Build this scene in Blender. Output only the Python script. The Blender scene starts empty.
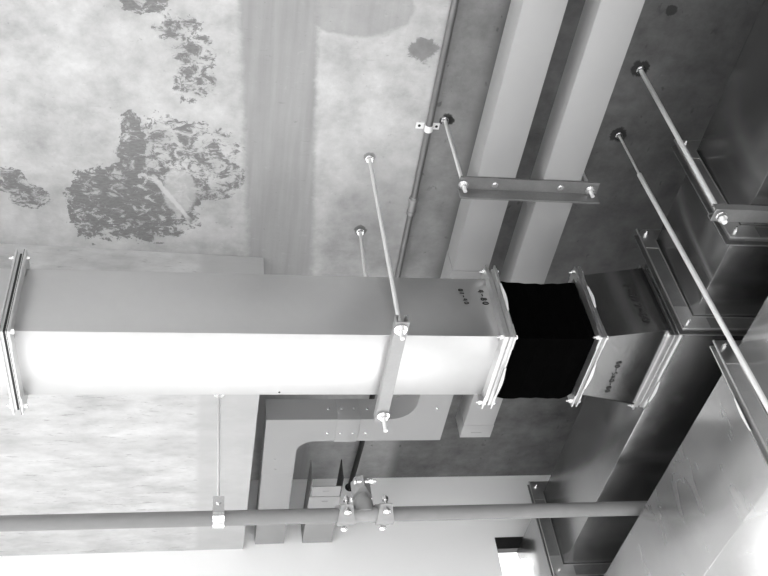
import bpy, bmesh, math, random
from mathutils import Vector, Matrix
random.seed(7)
SC = bpy.context.scene
COL = SC.collection
CAMZ = 1.6                       # eye height above the floor; heights below are written relative to the eye
PI = math.pi

# ------------------------------------------------------------------ materials
class NT:
    """tiny helper around a node tree"""
    def __init__(self, mat):
        mat.use_nodes = True
        self.t = mat.node_tree
        self.t.nodes.clear()
        self.out = self.t.nodes.new('ShaderNodeOutputMaterial')
        self.b = self.t.nodes.new('ShaderNodeBsdfPrincipled')
        self.t.links.new(self.b.outputs[0], self.out.inputs[0])
    def n(self, typ, **kw):
        nd = self.t.nodes.new(typ)
        for k, v in kw.items():
            setattr(nd, k, v)
        return nd
    def l(self, a, b):
        self.t.links.new(a, b)
    def val(self, sock, v):
        if isinstance(v, (int, float)):
            sock.default_value = v
        else:
            self.l(v, sock)
    def m(self, op, a, b=0.0, c=0.0, clamp=False):
        nd = self.n('ShaderNodeMath', operation=op, use_clamp=clamp)
        self.val(nd.inputs[0], a); self.val(nd.inputs[1], b); self.val(nd.inputs[2], c)
        return nd.outputs[0]
    def coords(self):
        tc = self.n('ShaderNodeTexCoord')
        sp = self.n('ShaderNodeSeparateXYZ')
        self.l(tc.outputs['Object'], sp.inputs[0])
        return tc.outputs['Object'], sp.outputs[0], sp.outputs[1], sp.outputs[2]
    def scaled(self, vec, s, off=(0, 0, 0)):
        mp = self.n('ShaderNodeMapping')
        mp.inputs['Scale'].default_value = s
        mp.inputs['Location'].default_value = off
        self.l(vec, mp.inputs[0])
        return mp.outputs[0]
    def noise(self, vec, scale, detail=4, rough=0.55, dist=0.0):
        nd = self.n('ShaderNodeTexNoise')
        self.l(vec, nd.inputs['Vector'])
        nd.inputs['Scale'].default_value = scale
        nd.inputs['Detail'].default_value = detail
        nd.inputs['Roughness'].default_value = rough
        nd.inputs['Distortion'].default_value = dist
        return nd.outputs[0]
    def step(self, v, a, b, o0=0.0, o1=1.0):
        nd = self.n('ShaderNodeMapRange', interpolation_type='SMOOTHSTEP')
        self.val(nd.inputs[0], v)
        nd.inputs[1].default_value = a; nd.inputs[2].default_value = b
        nd.inputs[3].default_value = o0; nd.inputs[4].default_value = o1
        return nd.outputs[0]
    def mix(self, f, a, b):
        nd = self.n('ShaderNodeMix', data_type='FLOAT')
        self.val(nd.inputs[0], f); self.val(nd.inputs[2], a); self.val(nd.inputs[3], b)
        return nd.outputs[0]
    def blob(self, x, y, cx, cy, rx, ry):
        dx = self.m('DIVIDE', self.m('SUBTRACT', x, cx), rx)
        dy = self.m('DIVIDE', self.m('SUBTRACT', y, cy), ry)
        d = self.m('SQRT', self.m('ADD', self.m('MULTIPLY', dx, dx), self.m('MULTIPLY', dy, dy)))
        return self.m('SUBTRACT', 1.0, d)           # 1 at the centre, 0 on the ellipse
    def gray(self, v):
        cb = self.n('ShaderNodeCombineColor')
        for i in range(3):
            self.val(cb.inputs[i], v)
        self.l(cb.outputs[0], self.b.inputs['Base Color'])
    def bump(self, h, strength=0.2, dist=0.01):
        nd = self.n('ShaderNodeBump')
        nd.inputs['Strength'].default_value = strength
        nd.inputs['Distance'].default_value = dist
        self.l(h, nd.inputs['Height'])
        self.l(nd.outputs[0], self.b.inputs['Normal'])
    def set(self, **kw):
        for k, v in kw.items():
            self.val(self.b.inputs[k.replace('_', ' ')], v)

def new_mat(name):
    m = bpy.data.materials.new(name)
    return m, NT(m)

def metal(name, base, rough, mottle=0.08, rmot=0.08, scale=5.0, metallic=1.0, stretch=(1, 1, 1)):
    m, t = new_mat(name)
    v, x, y, z = t.coords()
    v = t.scaled(v, stretch)
    a = t.noise(v, scale, 5, .6)
    b = t.noise(v, scale * 9, 3, .6)
    g = t.m('ADD', base - mottle * .75, t.m('ADD', t.m('MULTIPLY', a, mottle), t.m('MULTIPLY', b, mottle * .5)))
    t.gray(g)
    t.set(Metallic=metallic, Roughness=t.m('ADD', rough - rmot * .5, t.m('MULTIPLY', a, rmot)))
    t.bump(a, .06, .01)
    return m

def streaked(name, base, rough):
    m, t = new_mat(name)
    v, x, y, z = t.coords()
    a = t.noise(v, 5, 5, .6)
    w_ = t.noise(t.scaled(v, (1, 2.2, .8)), 5.0, 3, .5, .3)
    stx = t.step(w_, .52, .80)
    t.gray(t.m('ADD', t.m('ADD', base - .06, t.m('MULTIPLY', a, .12)), t.m('MULTIPLY', stx, .09)))
    t.set(Metallic=.92, Roughness=t.m('ADD', rough, t.m('MULTIPLY', stx, .05)))
    return m

def plain(name, base, rough=.6, metallic=0.0, mottle=.04, scale=12):
    m, t = new_mat(name)
    v, x, y, z = t.coords()
    a = t.noise(v, scale, 4, .6)
    t.gray(t.m('ADD', base - mottle * .5, t.m('MULTIPLY', a, mottle)))
    t.set(Metallic=metallic, Roughness=rough)
    return m

def ceiling_material():
    m, t = new_mat('painted_concrete_ceiling')
    v, x, y, z = t.coords()
    big = t.noise(v, 2.2, 5, .6)
    mid = t.noise(v, 9.0, 6, .65)
    fine = t.noise(v, 45.0, 4, .6)
    rag = t.noise(v, 28.0, 6, .7, .6)
    # pale painted field on the left, bare darker concrete to the right of the conduit
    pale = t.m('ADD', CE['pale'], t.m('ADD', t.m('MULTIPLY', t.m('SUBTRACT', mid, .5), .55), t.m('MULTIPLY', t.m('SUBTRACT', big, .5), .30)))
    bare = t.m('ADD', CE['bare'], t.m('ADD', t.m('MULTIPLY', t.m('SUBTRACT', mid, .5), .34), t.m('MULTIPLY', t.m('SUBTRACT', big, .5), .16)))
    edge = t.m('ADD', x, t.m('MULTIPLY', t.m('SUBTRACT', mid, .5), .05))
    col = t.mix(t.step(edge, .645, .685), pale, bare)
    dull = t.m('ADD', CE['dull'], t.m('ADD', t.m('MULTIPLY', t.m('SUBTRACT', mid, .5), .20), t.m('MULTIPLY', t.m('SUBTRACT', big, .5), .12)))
    col = t.mix(t.step(edge, .78, .84), col, dull)  # light falloff right of the left trunking put into the ceiling colour
    # soft shade of the duct put into the colour, between the strip and conduit
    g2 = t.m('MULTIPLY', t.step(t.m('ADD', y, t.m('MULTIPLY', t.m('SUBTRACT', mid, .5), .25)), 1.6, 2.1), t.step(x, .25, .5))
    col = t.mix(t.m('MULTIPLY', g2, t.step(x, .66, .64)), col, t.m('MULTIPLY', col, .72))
    # trowelled smooth strip running away from the viewer
    sx = t.m('SUBTRACT', x, t.m('MULTIPLY', t.m('SUBTRACT', y, 1.25), .075))
    sx = t.m('ADD', sx, t.m('MULTIPLY', t.m('SUBTRACT', rag, .5), .035))
    strip = t.m('MULTIPLY', t.step(sx, .055, .085), t.step(sx, .30, .275))
    streak = t.noise(t.scaled(v, (14, .8, 1)), 3.0, 3, .5)
    smooth = t.m('ADD', CE['strip'], t.m('MULTIPLY', t.m('SUBTRACT', streak, .5), .14))
    col = t.mix(t.m('MULTIPLY', strip, .9), col, smooth)
    # a second darker smear at the top
    sm = t.step(t.m('ADD', t.blob(x, y, .40, 1.24, .16, .10), t.m('MULTIPLY', t.m('SUBTRACT', mid, .5), .8)), .0, .12)
    col = t.mix(t.m('MULTIPLY', sm, .7), col, smooth)
    # flaked patches
    # (centre x, y, radii, how solid the grey is)
    blobs = [(-.350, 1.985, .085, .150, .9), (-.215, 1.985, .12, .150, .95), (-.225, 1.755, .040, .150, 1.0), (-.125, 1.77, .15, .14, .62), (-.040, 1.745, .14, .10, .5),
             (.022, 1.83, .09, .13, .6), (-.181, 1.268, .075, .040, .9), (-.100, 1.340, .075, .048, .6), (-.046, 1.424, .065, .065, .6), (-.045, 1.515, .062, .075, .6),
             (-.60, 1.890, .075, .06, .85), (-.535, 1.955, .07, .045, .75), (-.14, 1.93, .14, .12, .8), (-.28, 1.90, .12, .09, .9), (-.13, 2.04, .12, .06, .6)]
    lumps = t.noise(v, 11.0, 5, .7, .3)
    region = None; solid = None
    warp = t.m('ADD', t.m('MULTIPLY', t.m('SUBTRACT', rag, .5), .9), t.m('MULTIPLY', t.m('SUBTRACT', lumps, .5), 1.2))
    for (cx, cy, rx, ry, so) in blobs:
        q = t.step(t.m('ADD', t.blob(x, y, cx, cy, rx, ry), warp), .02, .10)
        region = q if region is None else t.m('MAXIMUM', region, q)
        w_ = t.m('MULTIPLY', q, so)
        solid = w_ if solid is None else t.m('MAXIMUM', solid, w_)
    speck = t.noise(t.scaled(v, (1, 1.35, 1)), 24.0, 8, .78, .5)
    lo = t.m('SUBTRACT', .60, t.m('MULTIPLY', solid, .22))           # solid parts keep fewer pale islands
    nd = t.n('ShaderNodeMapRange', interpolation_type='SMOOTHSTEP')
    t.l(speck, nd.inputs[0]); t.l(lo, nd.inputs[1]); t.l(t.m('ADD', lo, .09), nd.inputs[2])
    oval = t.step(t.m('ADD', t.blob(x, y, -.085, 1.915, .055, .10), t.m('MULTIPLY', t.m('SUBTRACT', rag, .5), .8)), .0, .2)
    patch = t.m('MULTIPLY', t.m('MULTIPLY', region, nd.outputs[0]), t.m('SUBTRACT', 1.0, t.m('MULTIPLY', oval, .8)))
    tone = t.m('ADD', CE['flake'], t.m('MULTIPLY', t.m('SUBTRACT', t.noise(t.scaled(v, (1, 3, 1)), 60, 4, .7), .5), .22))
    col = t.mix(t.m('MULTIPLY', patch, .92), col, tone)
    # pale scraped line across the big patch
    sl = t.m('ADD', t.m('MULTIPLY', t.m('ADD', x, .175), .828), t.m('MULTIPLY', t.m('SUBTRACT', y, 1.848), -.561))
    along = t.m('ADD', t.m('MULTIPLY', t.m('ADD', x, .175), .561), t.m('MULTIPLY', t.m('SUBTRACT', y, 1.848), .828))
    sl = t.m('ADD', sl, t.m('MULTIPLY', t.m('SUBTRACT', lumps, .5), .03))
    line = t.m('MULTIPLY', t.m('MULTIPLY', t.step(sl, -.010, -.004), t.step(sl, .012, .006)), t.m('MULTIPLY', t.step(along, .0, .02), t.step(along, .23, .19)))
    col = t.mix(t.m('MULTIPLY', line, .8), col, .60)
    # chipped craters round drilled anchors
    for (cx, cy, r, d) in [(.494, 1.746, .020, .45), (.503, 2.046, .024, .6), (.712, 1.59, .022, .85), (.725, 1.595, .016, .9), (1.272, 1.375, .03, .9), (1.281, 1.615, .03, .9),
                           (1.075, 1.59, .02, .7), (.60, 1.36, .045, .5), (1.30, 1.18, .02, .8)]:
        c = t.step(t.m('ADD', t.blob(x, y, cx, cy, r, r), t.m('MULTIPLY', t.m('SUBTRACT', rag, .5), 1.6)), .0, .25)
        col = t.mix(t.m('MULTIPLY', c, d), col, .02)
    # small gouges and stains on the bare part
    go = t.step(t.noise(t.scaled(v, (1.6, 1, 1)), 19.0, 3, .5, .4), .66, .74)
    col = t.mix(t.m('MULTIPLY', go, t.m('MULTIPLY', t.step(x, .62, .7), .6)), col, .05)
    pin = t.step(fine, .66, .74)
    col = t.mix(t.m('MULTIPLY', pin, .35), col, .1)
    scr = t.step(t.noise(t.scaled(v, (1, 5, 1)), 26.0, 5, .65, .4), .62, .70)
    col = t.mix(t.m('MULTIPLY', scr, .22), col, t.m('MULTIPLY', col, .45))
    lite = t.step(t.noise(t.scaled(v, (1, 2.5, 1)), 30.0, 5, .7, .6), .60, .70)
    col = t.mix(t.m('MULTIPLY', lite, .25), col, t.m('MULTIPLY', col, 1.4))
    t.gray(t.m('MAXIMUM', col, .012))
    t.set(Roughness=.85)
    t.bump(t.m('ADD', mid, t.m('MULTIPLY', patch, -.6)), .25, .01)
    return m

def slab_material():
    m, t = new_mat('board_marked_concrete')
    v, x, y, z = t.coords()
    mid = t.noise(t.scaled(v, (1, 2.2, 2.2)), 6.0, 6, .65)
    dash = t.noise(t.scaled(v, (1, 5.5, 5.5)), 13.0, 5, .7, .3)
    dm = t.m('MULTIPLY', t.step(dash, .585, .66), t.step(t.m('ADD', x, t.m('MULTIPLY', mid, .1)), .12, .0))
    col = t.m('ADD', SL['base'], t.m('MULTIPLY', t.m('SUBTRACT', mid, .5), .55))
    col = t.mix(t.m('MULTIPLY', dm, .5), col, .2)
    # greyer trowelled border at the right-hand edge
    rb = t.step(t.m('ADD', x, t.m('MULTIPLY', t.m('SUBTRACT', mid, .5), .03)), -.03, .0)
    col = t.mix(t.m('MULTIPLY', rb, .75), col, SL['edge'])
    bd = t.m('MULTIPLY', t.step(y, 2.72, 2.74), t.step(y, 2.83, 2.81))
    col = t.mix(t.m('MULTIPLY', bd, .25), col, .42)
    t.gray(col); t.set(Roughness=.85)
    t.bump(t.m('SUBTRACT', mid, t.m('MULTIPLY', dm, .5)), .2, .01)
    return m

def plaster_material(name, base, var=.05):
    m, t = new_mat(name)
    v, x, y, z = t.coords()
    a = t.noise(v, 3.0, 5, .55)
    t.gray(t.m('ADD', base, t.m('MULTIPLY', t.m('SUBTRACT', a, .5), var)))
    t.set(Roughness=.8); t.bump(t.noise(v, 30, 4), .08, .005)
    return m

def floor_material():
    m, t = new_mat('screed_floor')
    v, x, y, z = t.coords()
    a = t.noise(v, 1.4, 5, .6)
    t.gray(t.m('ADD', FL, t.m('MULTIPLY', t.m('SUBTRACT', a, .5), .14)))
    t.set(Roughness=.75)
    return m

def thread_material():
    m, t = new_mat('zinc_threaded_rod')
    v, x, y, z = t.coords()
    w = t.n('ShaderNodeTexWave', wave_type='BANDS', bands_direction='Z', wave_profile='SIN')
    t.l(v, w.inputs['Vector']); w.inputs['Scale'].default_value = 130.0
    t.gray(t.mix(w.outputs['Fac'], .62, .90))
    t.set(Metallic=.35, Roughness=.42)
    t.bump(w.outputs['Fac'], .35, .002)
    return m

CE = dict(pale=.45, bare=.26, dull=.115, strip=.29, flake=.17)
SL = dict(base=.51, edge=.43)
FL = .5
M = {
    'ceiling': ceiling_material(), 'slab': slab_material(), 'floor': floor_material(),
    'plaster': plaster_material('white_wall_plaster', .94), 'sidewall': plaster_material('grey_wall_render', .16, .1),
    'duct': metal('galvanised_duct_sheet', .58, .38, .06, .10, 4.0),
    'duct_trunk': metal('dull_galvanised_sheet', .38, .24, .14, .14, 5.0, stretch=(2.2, .8, .6)),
    'duct_streaked': streaked('streaked_galvanised_sheet', .46, .26),
    'flange': metal('galvanised_flange', .62, .38, .16, .14, 30.0),
    'flange_dark': metal('weathered_flange', .36, .45, .16, .14, 30.0),
    'bolt': metal('bright_zinc_bolt', .85, .25, .05, .05, 40.0),
    'rod': thread_material(),
    'strut': metal('strut_steel', .32, .5, .08, .10, 14.0, metallic=.4),
    'angle': metal('dark_angle_iron', .22, .5, .10, .10, 14.0, metallic=.6),
    'trunking': plain('grey_enamel_trunking', .30, .5, 0, .03, 6),
    'conduit': metal('conduit_steel', .20, .42, .08, .1, 20.0, metallic=.5),
    'pipe': plain('grey_painted_pipe', .19, .38, 0, .05, 14),
    'fitting': plain('painted_iron_fitting', .27, .40, .1, .08, 26),
    'black': plain('black_canvas', .0015, 1.0, 0, .001, 20),
    'marker': plain('black_marker_ink', .01, .6, 0, .004, 20),
    'dark': plain('dark_steel_frame', .012, .6, 0, .006, 20),
    'white': plain('white_plastic', .85, .4, 0, .02, 20),
    'sealant': plain('pale_sealant', .6, .5, 0, .1, 30),
}
M['black'].node_tree.nodes['Principled BSDF'].inputs['Specular IOR Level'].default_value = 0.0

# ------------------------------------------------------------------ mesh helpers
class MB:
    """collects shapes; heights given relative to the eye"""
    def __init__(self):
        self.bm = bmesh.new()
    def box(self, x0, x1, y0, y1, z0, z1, bev=0.0):
        b = bmesh.new()
        bmesh.ops.create_cube(b, size=1.0)
        for v in b.verts:
            v.co = Vector((x0 + (v.co.x + .5) * (x1 - x0), y0 + (v.co.y + .5) * (y1 - y0), z0 + (v.co.z + .5) * (z1 - z0)))
        if bev > 0:
            bmesh.ops.bevel(b, geom=list(b.edges), offset=bev, segments=2, affect='EDGES', profile=.5)
        self.add(b); return self
    def add(self, b):
        me = bpy.data.meshes.new('tmp'); b.to_mesh(me); b.free()
        self.bm.from_mesh(me); bpy.data.meshes.remove(me)
    def tube(self, pts, r, seg=14, cap=True):
        pts = [Vector(p) for p in pts]
        rs = r if isinstance(r, (list, tuple)) else [r] * len(pts)
        rings = []
        prev = None
        for i, p in enumerate(pts):
            d = (pts[min(i + 1, len(pts) - 1)] - pts[max(i - 1, 0)]).normalized()
            if prev is None:
                u = d.orthogonal().normalized()
            else:
                u = (prev - d * prev.dot(d)).normalized()
            prev = u
            w = d.cross(u)
            rings.append([self.bm.verts.new(p + (u * math.cos(2 * PI * k / seg) + w * math.sin(2 * PI * k / seg)) * rs[i]) for k in range(seg)])
        for a, b in zip(rings, rings[1:]):
            for k in range(seg):
                self.bm.faces.new((a[k], a[(k + 1) % seg], b[(k + 1) % seg], b[k]))
        if cap:
            self.bm.faces.new(list(reversed(rings[0]))); self.bm.faces.new(rings[-1])
        return self
    def prism(self, pts, z0, z1, axis='z'):
        """polygon extruded along an axis; pts are the other two coordinates"""
        def mk(p, h):
            return {'z': (p[0], p[1], h), 'y': (p[0], h, p[1]), 'x': (h, p[0], p[1])}[axis]
        lo = [self.bm.verts.new(mk(p, z0)) for p in pts]
        hi = [self.bm.verts.new(mk(p, z1)) for p in pts]
        n = len(pts)
        self.bm.faces.new(list(reversed(lo))); self.bm.faces.new(hi)
        for k in range(n):
            self.bm.faces.new((lo[k], lo[(k + 1) % n], hi[(k + 1) % n], hi[k]))
        return self
    def ring(self, axis, p0, p1, o, i):
        """rectangular frame: o / i = (a0,a1,b0,b1) outer and inner, extruded p0..p1 along axis"""
        a0, a1, b0, b1 = o; c0, c1, d0, d1 = i
        for (q0, q1, r0, r1) in ((a0, a1, b0, d0), (a0, a1, d1, b1), (a0, c0, d0, d1), (c1, a1, d0, d1)):
            if axis == 'x': self.box(p0, p1, q0, q1, r0, r1)
            elif axis == 'y': self.box(q0, q1, p0, p1, r0, r1)
        return self
    def hexa(self, c, axis, r, h):
        b = bmesh.new()
        bmesh.ops.create_cone(b, cap_ends=True, segments=6, radius1=r, radius2=r, depth=h)
        rot = {'x': Matrix.Rotation(PI / 2, 4, 'Y'), 'y': Matrix.Rotation(PI / 2, 4, 'X'), 'z': Matrix.Identity(4)}[axis]
        bmesh.ops.transform(b, matrix=Matrix.Translation(Vector(c)) @ rot, verts=b.verts)
        self.add(b); return self
    def disc(self, c, axis, r, h, seg=20, r2=None):
        b = bmesh.new()
        bmesh.ops.create_cone(b, cap_ends=True, segments=seg, radius1=r, radius2=r if r2 is None else r2, depth=h)
        rot = {'x': Matrix.Rotation(PI / 2, 4, 'Y'), 'y': Matrix.Rotation(PI / 2, 4, 'X'), 'z': Matrix.Identity(4)}[axis]
        bmesh.ops.transform(b, matrix=Matrix.Translation(Vector(c)) @ rot, verts=b.verts)
        self.add(b); return self
    def dome(self, c, axis, r, flat=.6):
        b = bmesh.new()
        bmesh.ops.create_uvsphere(b, u_segments=14, v_segments=8, radius=r)
        s = {'x': (flat, 1, 1), 'y': (1, flat, 1), 'z': (1, 1, flat)}[axis]
        bmesh.ops.scale(b, vec=s, verts=b.verts)
        bmesh.ops.translate(b, vec=Vector(c), verts=b.verts)
        self.add(b); return self
    def build(self, name, mat, parent=None, smooth=True):
        bm = self.bm
        bmesh.ops.recalc_face_normals(bm, faces=bm.faces)
        off = Vector((0, 0, CAMZ))
        if parent is not None:
            off = off - Vector(parent.location)
        bmesh.ops.translate(bm, vec=off, verts=bm.verts)
        me = bpy.data.meshes.new(name); bm.to_mesh(me); bm.free()
        me.materials.append(M[mat] if isinstance(mat, str) else mat)
        if smooth:
            for p in me.polygons: p.use_smooth = True
            try: me.set_sharp_from_angle(angle=math.radians(35))
            except Exception: pass
        o = bpy.data.objects.new(name, me); COL.objects.link(o)
        if parent is not None: o.parent = parent
        return o

def thing(name, label, cat, loc, group=None):
    o = bpy.data.objects.new(name, None); COL.objects.link(o)
    o.empty_display_size = .1
    o.location = (loc[0], loc[1], loc[2] + CAMZ)
    o['label'] = label; o['category'] = cat
    if group: o['group'] = group
    return o

def grand(o, parent_part):
    """re-hang a mesh built under the thing as a sub-part of one of its parts (parts sit at the thing's origin)"""
    o.parent = parent_part
    return o

def struct(name, mb, mat, label=None, cat=None):
    o = mb.build(name, mat, None)
    o['kind'] = 'structure'
    if label: o['label'] = label
    if cat: o['category'] = cat
    return o

# ------------------------------------------------------------------ measures (relative to the eye)
H = 2.40                        # ceiling
YW = 3.48                       # far wall
XL, XR, YN, ZF = -2.7, 3.6, -2.4, -CAMZ

# ------------------------------------------------------------------ the setting
struct('floor', MB().box(XL - .2, XR + .2, YN - .2, YW + .2, ZF - .2, ZF), 'floor', 'pale grey screed floor of the room', 'floor')
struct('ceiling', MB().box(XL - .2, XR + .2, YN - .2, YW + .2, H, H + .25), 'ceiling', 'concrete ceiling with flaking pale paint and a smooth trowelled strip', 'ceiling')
# thick slab drop on the left, its right edge parallel to the ducts
sd = MB(); sd.prism([(XL, 2.11), (-.65, 2.149), (.190, 2.182), (.170, YW), (XL, YW)], 2.068, H - .0005)
struct('trim_1', sd, 'slab', 'thick dropped concrete beam under the left of the ceiling', 'beam')

# far wall with unseen openings added low down for light and one tall opening on the right
W1 = (1.236, 1.50, 1.70, 2.084)        # x0,x1,z0,z1  tall opening seen between wall and trunk duct
W2 = (-2.2, 1.70, -1.0, .80)  # added unseen window, brightens the underside of the branch duct
W3 = (2.25, 3.50, -1.45, .35)  # added unseen window, whitens the underside of the lower duct
wf = MB()
def wall_with_holes(mb, u0, u1, v0, v1, holes, put):
    us = sorted({u0, u1, *[h[0] for h in holes], *[h[1] for h in holes]})
    for a, b in zip(us, us[1:]):
        spans = sorted([(h[2], h[3]) for h in holes if h[0] <= a and h[1] >= b])
        z = v0
        for s, e in spans:
            if s > z: put(mb, a, b, z, s)
            z = e
        if z < v1: put(mb, a, b, z, v1)
wall_with_holes(wf, XL - .2, XR + .2, ZF, H, [W1, W2, W3], lambda mb, a, b, c, d: mb.box(a, b, YW, YW + .2, c, d))
struct('wall_far', wf, 'plaster', 'white plastered far wall under the ceiling', 'wall')
WL = (-2.0, 3.3, -.9, 1.60)
wl = MB()
wall_with_holes(wl, YN - .2, YW, ZF, H, [WL], lambda mb, a, b, c, d: mb.box(XL - .2, XL, a, b, c, d))
struct('wall_left', wl, 'plaster', 'white plastered left wall with a wide opening', 'wall')
struct('wall_right', MB().box(XR, XR + .2, YN, YW, ZF, H), 'sidewall', 'grey rendered wall to the right', 'wall')
WN = (-1.6, 1.9, -1.5, 1.0)  # unseen opening added to brighten the far wall
wn = MB()
wall_with_holes(wn, XL, XR, ZF, H, [WN], lambda mb, a, b, c, d: mb.box(a, b, YN - .2, YN, c, d))
struct('wall_near', wn, 'sidewall', 'grey rendered wall with an opening added for light behind the viewer', 'wall')

def window(n, x0, x1, z0, z1, mull, label, head=.055):
    w = thing('window_%d' % n, label, 'window', ((x0 + x1) / 2, YW + .08, z0))
    w['kind'] = 'structure'
    f = MB()
    f.box(x0, x1, YW - .004, YW + .03, z1 - head, z1).box(x0, x1, YW + .06, YW + .12, z0, z0 + .04)
    f.box(x0, x0 + .012, YW + .12, YW + .16, z0 + .04, z1 - head).box(x1 - .04, x1, YW + .06, YW + .12, z0, z1)
    f.build('window_frame', 'dark', w)
    for xm in mull:
        MB().box(xm - .02, xm + .02, YW + .06, YW + .12, z0 + .04, z1 - head).build('mullion', 'dark', w)
window(1, *W1, [], 'tall bright window opening with a black head rail beside the trunk duct')
window(2, *W2, [-1.3, -.3], 'unseen wide low window opening added in the far wall for light')
window(3, *W3, [], 'unseen low window opening added for light at the right end of the far wall')

# ------------------------------------------------------------------ sheet metal ducts
def flange(parent, axis, p, o, prot, gap, mat='flange', name='flange', cleats=(), shadow_ring=False, plate=None):
    """bolted duct joint: two lipped frames around the rectangle o=(a0,a1,b0,b1), at p along axis"""
    a0, a1, b0, b1 = o
    g = prot
    f = MB()
    out = (a0 - g, a1 + g, b0 - g, b1 + g); inn = (a0 + .001, a1 - .001, b0 + .001, b1 - .001)
    band = (a0 - g * .72, a1 + g * .72, b0 - g * .72, b1 + g * .72)
    t = gap
    f.ring(axis, p - t, p - t + .004, out, inn)            # outer lips
    f.ring(axis, p + t - .004, p + t, out, inn)
    f.ring(axis, p - t + .004, p - .003, band, inn)        # folded webs, a shadow line between them
    f.ring(axis, p + .003, p + t - .004, band, inn)
    f.ring(axis, p - .003, p + .003, (a0 - g * .45, a1 + g * .45, b0 - g * .45, b1 + g * .45), inn)
    fo = f.build(name, mat, parent)
    if shadow_ring:  # black rings drawn for the shadow in the web gap and at the lip
        for q in (p - .0015, p + t - .0045):
            w = g * .99 if q > p else g * .75
            MB().ring(axis, q - .0012 if q > p else p - .0025, q + .0012 if q > p else p + .0025, (a0 - w, a1 + w, b0 - w, b1 + w), inn).build('shadow_ring', 'dark', parent)
    # pressed corner plates (one on each lip) and the bolt through each pair
    for sa, ca in ((-1, a0), (1, a1)):
        for sb, cb in ((-1, b0), (1, b1)):
            L = g * .75
            ma, mb_ = ca + sa * g * .52, cb + sb * g * .52
            r = min(.0062, g * .25)
            for sg in (-1, 1):
                q = p + sg * (t + .001)
                poly = [(ca + sa * g * .96, cb - sb * L), (ca + sa * g * .96, cb + sb * g * .55), (ca + sa * g * .82, cb + sb * g * .82), (ca + sa * g * .55, cb + sb * g * .96),
                        (ca - sa * L, cb + sb * g * .96), (ca - sa * L, cb + sb * .003), (ca + sa * .003, cb + sb * .003), (ca + sa * .003, cb - sb * L)]
                co = MB().prism(poly, q - .001, q + .001, axis).build('corner_plate', plate or mat, parent)
                h = MB()
                hp = p + sg * (t + .005)
                h.hexa((hp, ma, mb_) if axis == 'x' else (ma, hp, mb_), axis, r, .007)
                if sg < 0:
                    e1 = (p - t - .016, ma, mb_) if axis == 'x' else (ma, p - t - .016, mb_)
                    e2 = (p - t - .004, ma, mb_) if axis == 'x' else (ma, p - t - .004, mb_)
                    h.tube([e1, e2], r * .5, 8)
                grand(h.build('corner_bolt', 'bolt', parent), co)
    # snap-on cleat: a thin wavy strip gripping the far lip
    for (side, u0, u1) in cleats:
        c = MB(); n = 14; top = []; bot = []
        for k in range(n + 1):
            u = u0 + (u1 - u0) * k / n
            top.append((u, p + t + .001 + .0045 * math.sin(PI * k / n) ** 1.5)); bot.append((u, p + t - .004))
        poly = top + bot[::-1]
        if axis == 'x':
            if side == 'b0': c.prism([(q[1], q[0]) for q in poly], b0 - g - .0022, b0 - g + .004, 'z')
            if side == 'a0': c.prism([(q[1], q[0]) for q in poly], a0 - g - .0022, a0 - g + .004, 'y')
        else:
            if side == 'b0': c.prism(poly, b0 - g - .0022, b0 - g + .004, 'z')
            if side == 'a0': c.prism([(q[1], q[0]) for q in poly], a0 - g - .0022, a0 - g + .004, 'x')
        c.build('joint_cleat', 'sealant', parent)
    return fo

def scribble(parent, strokes, width, depth_axis, name='handwriting'):
    """handwritten marker strokes: each stroke is a list of points lying on the sheet"""
    mb = MB()
    for s in strokes:
        mb.tube(s, width, 6)
    return mb.build(name, 'marker', parent)

# --- branch duct crossing the view
AY0, AY1, AZ0, AZ1 = 1.757, 1.996, 1.648, 1.867
ad = thing('air_duct', 'galvanised rectangular duct crossing left to right with a bright underside', 'air duct', (.15, 1.876, AZ0))
MB().box(-.455, .768, AY0, AY1, AZ0, AZ1, .002).build('duct_section', 'duct', ad)
MB().box(XL + .003, -.475, AY0, AY1, AZ0, AZ1, .002).build('duct_section', 'duct', ad)
flange(ad, 'x', -.465, (AY0, AY1, AZ0, AZ1), .036, .013, 'flange', shadow_ring=True)
flange(ad, 'x', .780, (AY0, AY1, AZ0, AZ1), .028, .015, 'flange', cleats=[('b0', 1.85, 1.97), ('a0', 1.72, 1.82)])
rv = MB()
for x in (.2,): rv.dome((x, 1.985, AZ0), 'z', .003, .5)
rv.build('rivet', 'dark', ad)

GL = {  # pen strokes of a marker hand, unit box
    '0': [[(.5 + .42 * math.cos(a * PI / 6), .5 + .5 * math.sin(a * PI / 6)) for a in range(13)]],
    '1': [[(.45, 0), (.55, 1)]],
    '4': [[(.75, 0), (.7, 1)], [(.3, 1), (.1, .4), (.95, .42)]],
    '5': [[(.85, 1), (.25, .95), (.2, .55), (.7, .6), (.85, .3), (.55, 0), (.1, .08)]],
    '7': [[(.1, .95), (.85, 1), (.4, 0)]],
    '8': [[(.5 + .35 * math.sin(a * PI / 8) * (1), .5 + .5 * math.cos(a * PI / 16) * 1) for a in range(0, 33)]],
    '-': [[(.15, .5), (.85, .52)]],
    '/': [[(.2, 0), (.85, 1)]],
    'x': [[(.1, .1), (.9, .85)], [(.1, .85), (.85, .1)]],
}
GL['8'] = [[(.5 + .3 * math.sin(a * PI / 6), .74 + .25 * math.cos(a * PI / 6)) for a in range(13)], [(.5 + .38 * math.sin(a * PI / 6), .26 + .26 * math.cos(a * PI / 6)) for a in range(13)]]
def write(parent, text, put, size, pitch, width):
    """text laid out along u with up direction v, put(u,v)->point on the sheet"""
    st = []
    u = 0.0
    for ch in text:
        for s in GL.get(ch, []):
            st.append([put(u + p[0] * size * .62, (p[1] - .5) * size) for p in s])
        u += pitch
    return scribble(parent, st, width, 'y')
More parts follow.
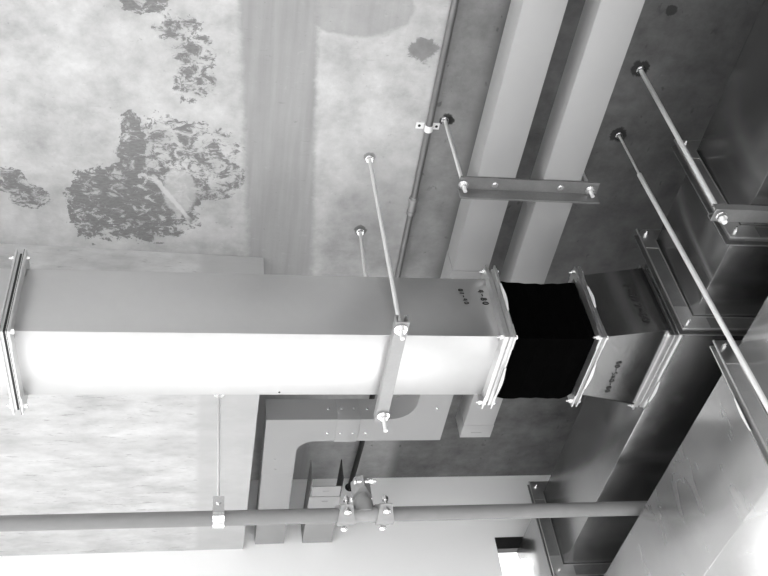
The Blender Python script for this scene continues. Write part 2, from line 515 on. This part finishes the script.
# two columns of marker writing that read downwards on the near side of the branch duct
yw = AY0 - .0012
write(ad, '01-40', lambda u, v: (.686 + v + u * .16, yw, 1.824 - u), .012, .0125, .0011)
write(ad, '4-80', lambda u, v: (.742 + v + u * .12, yw, 1.822 - u), .016, .0155, .0014)

# --- black flexible joint between branch duct and taper
fc = thing('flexible_duct_connector', 'black canvas flexible joint between the branch duct and the flared taper', 'duct connector', (.915, 1.876, AZ0))
cv = MB()
NX, NR = 14, 0
def canvas_ring(x, k):
    s = .0008 * math.sin(k * 2.1) - .004 * math.sin(PI * k / NX)
    bl = math.sin(PI * min(1, k / 2.5, (NX - k) / 2.5) / 2)
    return [(x, AY0 + .002 - s, AZ0 + .002 - s - bl * .006), (x, AY1 - .002 + s + bl * .020, AZ0 + .002 - s - bl * .006), (x, AY1 - .002 + s + bl * .020, AZ1 - .004 + s), (x, AY0 + .002 - s, AZ1 - .004 + s)]
prev = None
for k in range(NX + 1):
    x = .7965 + (1.030 - .7965) * k / NX
    rg = [cv.bm.verts.new(p) for p in canvas_ring(x, k)]
    if prev:
        for j in range(4):
            cv.bm.faces.new((prev[j], prev[(j + 1) % 4], rg[(j + 1) % 4], rg[j]))
    else:
        cv.bm.faces.new(list(reversed(rg)))
    prev = rg
cv.bm.faces.new(prev)
cv.build('canvas_sleeve', 'black', fc, smooth=False)
# clamp frame on the taper side (thin, one lip) with clips
TY0, TY1, TZ0, TZ1 = 1.757, 1.999, 1.650, 1.890
tp = thing('duct_taper', 'flared sheet metal taper with marker writing between black joint and trunk duct', 'duct taper', (1.16, 1.9, 1.66))
flange(tp, 'x', 1.041, (TY0 + .002, TY1 - .002, TZ0 + .002, TZ1 - .012), .026, .0085, 'flange', cleats=[('b0', 1.84, 1.94), ('a0', 1.74, 1.82)])
b = MB()
x0, x1 = 1.050, 1.267
l = [(x0, TY0, TZ0), (x0, TY1, TZ0), (x0, TY1, TZ1), (x0, TY0, TZ1)]
r = [(x1, 1.770, 1.692), (x1, 2.088, 1.688), (x1, 2.088, 1.945), (x1, 1.770, 1.945)]
lv = [b.bm.verts.new(p) for p in l]; rv_ = [b.bm.verts.new(p) for p in r]
b.bm.faces.new(list(reversed(lv))); b.bm.faces.new(rv_)
for k in range(4):
    b.bm.faces.new((lv[k], lv[(k + 1) % 4], rv_[(k + 1) % 4], rv_[k]))
b.build('taper_body', 'duct_trunk', tp, smooth=False)
# standing seam along the far bottom edge
MB().tube([(x0, TY1 - .001, TZ0), (x1, 2.087, 1.688)], .0022, 8).build('seam', 'dark', tp)
flange(tp, 'x', 1.287, (1.800, 2.088, 1.702, 1.945), .020, .020, 'flange', cleats=[('b0', 1.98, 2.07)])
def on_near(u, v):
    x = 1.188 + v + u * .11; f = (x - x0) / (x1 - x0)
    return (x, TY0 + (1.770 - TY0) * f - .0016, 1.868 - u)
write(tp, '1-0/7-80', on_near, .020, .0195, .0016)
def on_bottom(u, v):
    x = 1.142 + v * .9 + u * .05; f = (x - x0) / (x1 - x0)
    y = 1.872 + u
    return (x, y, TZ0 + (1.690 - TZ0) * f - .0016)
write(tp, '80-5x0-80', on_bottom, .018, .0155, .0013)

# --- trunk duct on the right, running away from the viewer
BX, BX1, BZ0, BZ1 = 1.318, 1.95, 1.700, 2.016
tr = thing('trunk_duct', 'large dull metal trunk duct running away at upper right, joined by the taper', 'trunk duct', (1.64, 1.5, BZ0))
for (y0, y1) in ((-.9, 1.395), (1.420, 1.722), (1.748, 3.035), (3.061, YW - .003)):
    MB().box(BX, BX1, y0, y1, BZ0, BZ1, .002).build('duct_section', 'duct_trunk', tr)
for y in (1.4075, 1.735, 3.048):
    flange(tr, 'y', y, (BX, BX1, BZ0, BZ1), .048, .0125, 'flange_dark', plate='flange')
MB().box(1.3092, 1.317, 1.815, 2.075, 1.715, 1.935).build('collar', 'duct_trunk', tr)

# --- lower duct
CX, CX1, CZ0, CZ1 = 1.362, 2.05, 1.200, 1.537
lw = thing('lower_duct', 'large metal duct at lower right with pale streaks, below the trunk duct', 'air duct', (1.7, 1.6, CZ0))
for (y0, y1) in ((-.9, 1.686), (1.712, YW - .003)):
    MB().box(CX, CX1, y0, y1, CZ0, CZ1, .002).build('duct_section', 'duct_streaked', lw)
flange(lw, 'y', 1.699, (CX, CX1, CZ0, CZ1 - .007), .047, .0125, 'flange', cleats=[('a0', 1.30, 1.40), ('b0', 1.5, 1.6)])

# ------------------------------------------------------------------ hangers
def rod_parts(t, x, y, ztop, zbot, znut, r=.0058, washer=.017, foot=None):
    """one hanging rod with its ceiling anchor, washer and nuts"""
    xb, yb = foot or (x, y)
    rr = MB().tube([(x, y, ztop - .001), (xb, yb, znut), (xb, yb, zbot)], r, 12).build('threaded_rod', 'rod', t)
    a = MB().disc((x, y, ztop - .005), 'z', r * 2.1, .009, 18).hexa((x, y, ztop - .014), 'z', r * 1.9, .009)
    a.build('ceiling_anchor', 'bolt', t)
    nt = MB().hexa((xb, yb, znut - .010), 'z', r * 1.9, .010)
    n = nt.build('nut', 'bolt', t)
    grand(MB().disc((xb, yb, znut - .0035), 'z', washer, .003, 22).build('washer', 'bolt', t), n)
    return rr

def strut(t, x0, x1, y0, y1, z0, z1, along, mat='strut'):
    """U strut open at the top, with folded lips"""
    m = MB(); w = .003
    m.box(x0, x1, y0, y1, z0, z0 + w)
    if along == 'y':
        m.box(x0, x0 + w, y0, y1, z0 + w, z1).box(x1 - w, x1, y0, y1, z0 + w, z1)
        m.box(x0 + w, x0 + .009, y0, y1, z1 - w, z1).box(x1 - .009, x1 - w, y0, y1, z1 - w, z1)
    else:
        m.box(x0, x1, y0, y0 + w, z0 + w, z1).box(x0, x1, y1 - w, y1, z0 + w, z1)
        m.box(x0, x1, y0 + w, y0 + .009, z1 - w, z1).box(x0, x1, y1 - .009, y1 - w, z1 - w, z1)
    return m.build('strut_channel', mat, t)

G = 'trapeze hangers with threaded rods'
def edge_roll(t, y, o, prot):
    a0, a1, b0, b1 = o
    q = y - .0135
    m = MB()
    m.tube([(a0 - prot, q, b1 + prot), (a0 - prot, q, b0 - prot), (a1 + prot, q, b0 - prot)], .0028, 8)
    m.build('rolled_lip', 'flange', t)
    m = MB()
    m.tube([(a0 - .003, q, b1), (a0 - .003, q, b0 - .003), (a1, q, b0 - .003)], .0022, 8)
    m.build('rolled_lip', 'flange', t)
for y in (1.4075, 1.735, 3.048):
    edge_roll(tr, y, (BX, BX1, BZ0, BZ1), .047)
edge_roll(lw, 1.699, (CX, CX1, CZ0, CZ1 - .007), .046)
h1 = thing('trapeze_hanger', 'pale threaded rods and strut cradling the bright branch duct mid photo', 'hanger', (.498, 1.896, H), G)
rod_parts(h1, .494, 1.746, H, 1.585, 1.621, foot=(.484, 1.703)); rod_parts(h1, .503, 2.046, H, 1.565, 1.621, foot=(.490, 2.050))
strut(h1, .470, .504, 1.681, 2.082, 1.621, 1.6475, 'y')

h2 = thing('trapeze_hanger', 'dark angle iron bar on two rods under the pair of pale trunkings', 'hanger', (.89, 1.59, H), G)
TZ = 2.085
rod_parts(h2, .707, 1.590, H, 2.045, 2.0775, .0055, .015); rod_parts(h2, 1.085, 1.590, H, 2.045, 2.0775, .0055, .015)
MB().box(.696, 1.110, 1.566, 1.612, TZ - .0075, TZ - .001).box(.696, 1.110, 1.606, 1.612, TZ - .046, TZ - .0075).build('angle_bar', 'angle', h2)
for x in (.80, .995):
    s = MB().hexa((x, 1.588, TZ - .0105), 'z', .0075, .006).disc((x, 1.588, TZ - .0085), 'z', .010, .002)
    s.build('screw', 'bolt', h2)

h3 = thing('trapeze_hanger', 'upper right rod and strut under the trunk duct', 'hanger', (1.64, 1.375, H), G)
# the strut sits just in front of the trunk's first joint
rod_parts(h3, 1.272, 1.375, H, 1.650, 1.678, .0068, .0135, foot=(1.235, 1.346)); rod_parts(h3, 2.03, 1.346, H, 1.650, 1.678, .0068, .0135)
strut(h3, 1.216, 2.05, 1.328, 1.366, 1.6785, 1.699, 'x', 'angle')

h4 = thing('trapeze_hanger', 'two-part rod beside the lower duct, thin above and thick below', 'hanger', (1.7, 1.615, H), G)
for x, xb in ((1.281, 1.308), (2.12, 2.12)):
    MB().tube([(x, 1.612, H - .001), (x + (xb - x) * .06, 1.611, 2.195)], .0038, 10).build('thin_rod', 'rod', h4)
    MB().disc((x, 1.612, H - .005), 'z', .012, .009, 18).hexa((x, 1.612, H - .014), 'z', .011, .009).build('ceiling_anchor', 'bolt', h4)
    MB().tube([(x + (xb - x) * .06, 1.611, 2.190), (xb, 1.600, 1.1645), (xb, 1.600, 1.115)], .0072, 12).build('threaded_rod', 'rod', h4)
    n = MB().hexa((xb, 1.600, 1.1545), 'z', .013, .010).build('nut', 'bolt', h4)
    grand(MB().disc((xb, 1.600, 1.161), 'z', .018, .003, 22).build('washer', 'bolt', h4), n)
strut(h4, 1.270, 2.15, 1.580, 1.620, 1.1645, 1.1990, 'x')

# ------------------------------------------------------------------ cable trunking
TT = 2.178
def arc(cx, cy, r, a0, a1, n=8):
    return [(cx + r * math.cos(math.radians(a0 + (a1 - a0) * k / n)), cy + r * math.sin(math.radians(a0 + (a1 - a0) * k / n))) for k in range(n + 1)]
ct = thing('cable_trunking', 'left grey cable trunking that turns left then away in two bends', 'cable trunking', (.55, 2.3, TZ))
MB().box(.745, .857, -.9, 1.93, TZ, TT, .0015).build('straight_section', 'trunking', ct)
MB().box(.7435, .8585, 1.93, 2.47, TZ - .0012, TT, .001).build('straight_section', 'trunking', ct)
# first bend: from the run into the cross piece
e1 = MB(); e1.prism([(.857, 2.47), (.866, 2.49), (.866, 2.787), (.551, 2.787), (.551, 2.662)] + arc(.655, 2.572, .09, 90, 0)[0:] + [(.745, 2.47)], TZ, TT)
e1.build('bend', 'trunking', ct)
MB().box(  .470, .551, 2.6590, 2.7900, TZ - .0030, TT, .0008).build('joint_sleeve', 'trunking', ct)
e2 = MB(); e2.prism([(.470, 2.662), (.470, 2.787)] + arc(.400, 2.850, .063, 270, 180) + [(.337, 2.99), (.218, 2.99), (.218, 2.662)], TZ, TT)
e2.build('bend', 'trunking', ct)
MB().box(.219, .337, 2.99, YW - .003, TZ, TT, .0012).build('straight_section', 'trunking', ct)
for x in (.44, .487, .532, .58):
    MB().dome((x, 2.740, TZ - .001), 'z', .0055, .5).build('screw', 'bolt', ct)
    MB().dome((x, 2.6605, 2.133), 'y', .0055, .5).build('screw', 'bolt', ct)
for y in (2.895, 2.96):
    MB().dome((.2175, y, 2.13), 'x', .005, .6).build('screw', 'bolt', ct)
    MB().dome((.262 + (y - 2.895) * .1, y, TZ - .0005), 'z', .0045, .4).build('screw', 'trunking', ct)
MB().dome((.82, 2.60, TZ - .0005), 'z', .005, .5).build('screw', 'bolt', ct)

c2 = thing('cable_trunking', 'right grey cable trunking, straight, with a plain closed end', 'cable trunking', (.997, 1.2, TZ))
MB().box(.940, 1.053, -.9, 2.770, TZ, TT, .0015).build('straight_section', 'trunking', c2)
MB().box(.9385, 1.0545, 2.70, 2.7715, TZ - .001, TT, .001).build('end_cap', 'trunking', c2)
MB().tube([(.975, 2.742, TZ - .0012), (1.015, 2.742, TZ - .0012)], .0012, 6).build('slot', 'strut', c2)

st = thing('cable_trunking', 'short open trough of trunking against the white wall beside the pipe coupling', 'cable trunking', (.473, 3.25, TZ))
MB().box(.412, .534, 3.145, YW - .003, TZ, TZ + .003).build('base_plate', 'trunking', st)
MB().box(.412, .415, 3.03, YW - .003, TZ + .003, TT).build('side_plate', 'angle', st)
MB().box(.531, .534, 3.03, YW - .003, TZ + .003, TT).build('side_plate', 'dark', st)
MB().box(.418, .530, 3.080, 3.158, TZ + .003, TZ + .006).build('joint_plate', 'trunking', st)
for y in (3.11, 3.175):
    MB().tube([(.462, y, TZ + (.0025 if y < 3.145 else -.0005)), (.486, y, TZ + (.0025 if y < 3.145 else -.0005))], .0012, 6).build('slot', 'strut', st)

# ------------------------------------------------------------------ conduit on the ceiling
cd = thing('conduit', 'thin metal conduit clipped along the ceiling between pale and dark concrete', 'conduit', (.66, 1.9, H))
MB().tube([(.66, -.9, 2.387), (.66, 1.90, 2.387)], .0105, 14).build('tube', 'conduit', cd)
MB().tube([(.66, 1.955, 2.387), (.66, 2.55, 2.387)], .0105, 14).build('tube', 'conduit', cd)
MB().tube([(.66, 2.55, 2.387), (.66, 2.9, 2.387), (.655, 3.20, 2.378), (.634, YW - .002, 2.352)], .0112, 14).build('sleeve', 'dark', cd)['label'] = 'black sleeve'
MB().tube([(.66, 1.885, 2.387), (.66, 1.90, 2.387), (.66, 1.90, 2.387), (.66, 1.96, 2.387)], .0125, 14).tube([(.66, 1.893, 2.387), (.66, 1.905, 2.387)], .0155, 14).tube([(.66, 1.945, 2.387), (.66, 1.957, 2.387)], .0155, 14).build('coupling', 'strut', cd)
sp = MB()
n = 10
for k in range(n):
    a, b2 = PI + PI * k / n, PI + PI * (k + 1) / n
    pa = (.66 + .0135 * math.cos(a), 2.387 + .0135 * math.sin(a)); pb = (.66 + .0135 * math.cos(b2), 2.387 + .0135 * math.sin(b2))
    sp.prism([pa, pb, (.66 + .0115 * math.cos(b2), 2.387 + .0115 * math.sin(b2)), (.66 + .0115 * math.cos(a), 2.387 + .0115 * math.sin(a))], 1.606, 1.628, 'y')
sp.box(.622, .647, 1.606, 1.628, 2.3965, 2.3995).box(.673, .695, 1.606, 1.628, 2.3965, 2.3995)
clip = sp.build('saddle_clip', 'white', cd); clip['label'] = 'white saddle clip'
for x in (.632, .686):
    grand(MB().dome((x, 1.617, 2.396), 'z', .0045, .6).build('screw', 'dark', cd), clip)
MB().disc((.634, YW - .002, 2.352), 'y', .020, .003, 20).build('hole_disc', 'dark', cd)  # dark disc put in place of the shadowed hole in the wall

# ------------------------------------------------------------------ pipe with grooved couplings
PY, PZ, PR = 2.495, 1.587, .0230
pp = thing('water_pipe', 'long grey horizontal pipe with two bolted couplings crossing below the ducts', 'pipe', (.3, PY, PZ))
MB().tube([(XL + .003, PY, PZ), (.432, PY, PZ)], PR, 24).build('pipe_run', 'pipe', pp)
MB().tube([(.552, PY, PZ), (XR - .003, PY, PZ)], PR, 24).build('pipe_run', 'pipe', pp)
tee = MB(); tee.tube([(.432, PY, PZ), (.552, PY, PZ)], PR * 1.03, 24)
tee.tube([(.490, PY, PZ), (.490, PY, PZ + .045), (.490, PY, PZ + .05)], [PR * 1.45, PR * 1.35, PR * 1.0], 24)
tee.tube([(.490, PY, PZ + .05), (.490, PY, PZ + .128)], PR * .95, 24)
tee.dome((.490, PY, PZ + .128), 'z', PR * .95, .5)
tee.build('tee', 'fitting', pp)
def coupling(cx, cy, cz, axis):
    """two half shells with ears fore and aft, a bolt through each ear; axis: run of the pipe"""
    m = MB(); W = .058
    prof = []
    for k in range(32):
        a = 2 * PI * k / 32
        u, v = math.cos(a), math.sin(a)
        ear = abs(v) ** 5
        prof.append((.0305 * u * (1 - .40 * ear), .0305 * v * (1 + .92 * ear)))
    lo = []; hi = []
    def P(p, e):
        f = 1 - .38 * (abs(p[1]) / .058)
        return (cx + e * W / 2 * f, cy + p[1], cz + p[0]) if axis == 'x' else (cx + p[0], cy + p[1], cz + e * W / 2 * f)
    for p in prof:
        lo.append(m.bm.verts.new(P(p, -1))); hi.append(m.bm.verts.new(P(p, 1)))
    m.bm.faces.new(lo[::-1]); m.bm.faces.new(hi)
    for k in range(32):
        m.bm.faces.new((lo[k], lo[(k + 1) % 32], hi[(k + 1) % 32], hi[k]))
    c = m.build('coupling', 'fitting', pp)
    for s in (-1, 1):
        y = cy + s * .047
        bo = MB()
        if axis == 'x':
            bo.tube([(cx, y, cz - .022), (cx, y, cz + .036)], .0055, 10)
            bo.disc((cx, y, cz - .0195), 'z', .0115, .005, 16).dome((cx, y, cz - .022), 'z', .0095, .55).hexa((cx, y, cz + .024), 'z', .010, .010)
        else:
            bo.tube([(cx - .026, y, cz), (cx + .040, y, cz)], .0055, 10)
            bo.dome((cx - .024, y, cz), 'x', .0100, .6).hexa((cx + .024, y, cz), 'x', .010, .010)
        grand(bo.build('coupling_bolt', 'bolt', pp), c)
    return c
coupling(.432, PY, PZ, 'x'); coupling(.552, PY, PZ, 'x'); coupling(.490, PY, PZ + .088, 'z')

ph = thing('pipe_hanger', 'single rod with a pale strap loop holding the long pipe on the left', 'hanger', (.051, PY, 2.068))
MB().tube([(.051, PY, 2.067), (.051, PY, 1.655)], .0045, 12).build('threaded_rod', 'rod', ph)
MB().disc((.051, PY, 2.0645), 'z', .018, .005, 20, .013).hexa((.051, PY, 2.057), 'z', .010, .009).build('ceiling_anchor', 'bolt', ph)
sm = MB(); w0, w1 = .051 - .017, .051 + .017
n = 20
def loop(k):
    a = -PI / 2 + 2 * PI * k / n
    return (PY + .0265 * math.cos(a), PZ + .0265 * math.sin(a))
path = [loop(k) for k in range(n + 1)]
for p, q in zip(path, path[1:]):
    d = Vector((q[0] - p[0], q[1] - p[1])).normalized(); nn = Vector((-d.y, d.x)) * .0028
    sm.prism([p, q, (q[0] - nn.x, q[1] - nn.y), (p[0] - nn.x, p[1] - nn.y)], w0, w1, 'x')
sm.box(w0, w1, PY - .0285, PY - .0255, PZ, PZ + .056).box(w0, w1, PY + .0255, PY + .0285, PZ, PZ + .056).box(w0, w1, PY - .0285, PY + .0285, PZ + .056, PZ + .059)
sb = sm.build('strap', 'bolt', ph)
grand(MB().tube([(.051, PY - .033, PZ + .038), (.051, PY + .033, PZ + .038)], .0042, 10).hexa((.051, PY - .031, PZ + .038), 'y', .008, .006).build('cross_bolt', 'bolt', ph), sb)
MB().hexa((.051, PY, PZ + .065), 'z', .0095, .010).build('nut', 'bolt', ph)

# ------------------------------------------------------------------ light: daylight through the openings, some of them added
w = bpy.data.worlds.new('overcast_sky'); SC.world = w; w.use_nodes = True
wt = w.node_tree; wt.nodes.clear()
wo = wt.nodes.new('ShaderNodeOutputWorld'); bg = wt.nodes.new('ShaderNodeBackground')
tc = wt.nodes.new('ShaderNodeTexCoord'); sx = wt.nodes.new('ShaderNodeSeparateXYZ'); mr = wt.nodes.new('ShaderNodeMapRange')
wt.links.new(tc.outputs['Generated'], sx.inputs[0]); wt.links.new(sx.outputs[2], mr.inputs[0])
mr.inputs[1].default_value = -.25; mr.inputs[2].default_value = .15; mr.inputs[3].default_value = GROUND = .75; mr.inputs[4].default_value = 1.0
wt.links.new(mr.outputs[0], bg.inputs[0]); bg.inputs[1].default_value = 7
wt.links.new(bg.outputs[0], wo.inputs[0])
sun = bpy.data.lights.new('sun', 'SUN'); sun.energy = 50.0; sun.angle = math.radians(.6)
so = bpy.data.objects.new('sun', sun); COL.objects.link(so); so.location = (-3, 9, 8)
so.rotation_euler = Vector((.25, -.85, -.46)).to_track_quat('-Z', 'Y').to_euler()
def portal(name, loc, rot, sx_, sy_):
    L = bpy.data.lights.new(name, 'AREA'); L.shape = 'RECTANGLE'; L.size = sx_; L.size_y = sy_
    L.cycles.is_portal = True
    o = bpy.data.objects.new(name, L); COL.objects.link(o); o.location = loc; o.rotation_euler = rot
portal('left_opening_daylight', (XL - .1, (WL[0] + WL[1]) / 2, (WL[2] + WL[3]) / 2 + CAMZ), (0, -PI / 2, 0), WL[3] - WL[2], WL[1] - WL[0])
portal('added_near_opening_daylight', ((WN[0] + WN[1]) / 2, YN - .1, (WN[2] + WN[3]) / 2 + CAMZ), (PI / 2, 0, 0), WN[1] - WN[0], WN[3] - WN[2])
for W in (W1, W2, W3):
    portal('far_opening_daylight', ((W[0] + W[1]) / 2, YW + .18, (W[2] + W[3]) / 2 + CAMZ), (-PI / 2, 0, 0), W[1] - W[0], W[3] - W[2])

# ------------------------------------------------------------------ camera
cam = bpy.data.cameras.new('camera'); co = bpy.data.objects.new('camera', cam); COL.objects.link(co)
Fp = 953.0136
Z = Vector((225 - 384, -650 - 288, Fp)).normalized()
D = Vector((185 - 384, 1290 - 288, Fp)).normalized()
X = D.cross(Z)
# rows of the world axes in the image frame (x right, y down, z forward)
Rw = Matrix((X, D, Z))
right = Vector((Rw[0][0], Rw[1][0], Rw[2][0])); down = Vector((Rw[0][1], Rw[1][1], Rw[2][1])); fwd = Vector((Rw[0][2], Rw[1][2], Rw[2][2]))
m3 = Matrix((right, -down, -fwd)).transposed()
co.matrix_world = Matrix.Translation((0, 0, CAMZ)) @ m3.to_4x4()
cam.sensor_width = 36; cam.lens = Fp * 36 / 768; cam.clip_start = .05
SC.camera = co
SC.view_settings.view_transform = 'Standard'; SC.view_settings.look = 'None'
SC.view_settings.exposure = -.75; SC.view_settings.gamma = 1.0; SC.view_settings.use_curve_mapping = False
SC.cycles.max_bounces = 10; SC.cycles.diffuse_bounces = 6; SC.cycles.glossy_bounces = 6
SC.cycles.use_denoising = True
SC.cycles.sample_clamp_indirect = 6.0
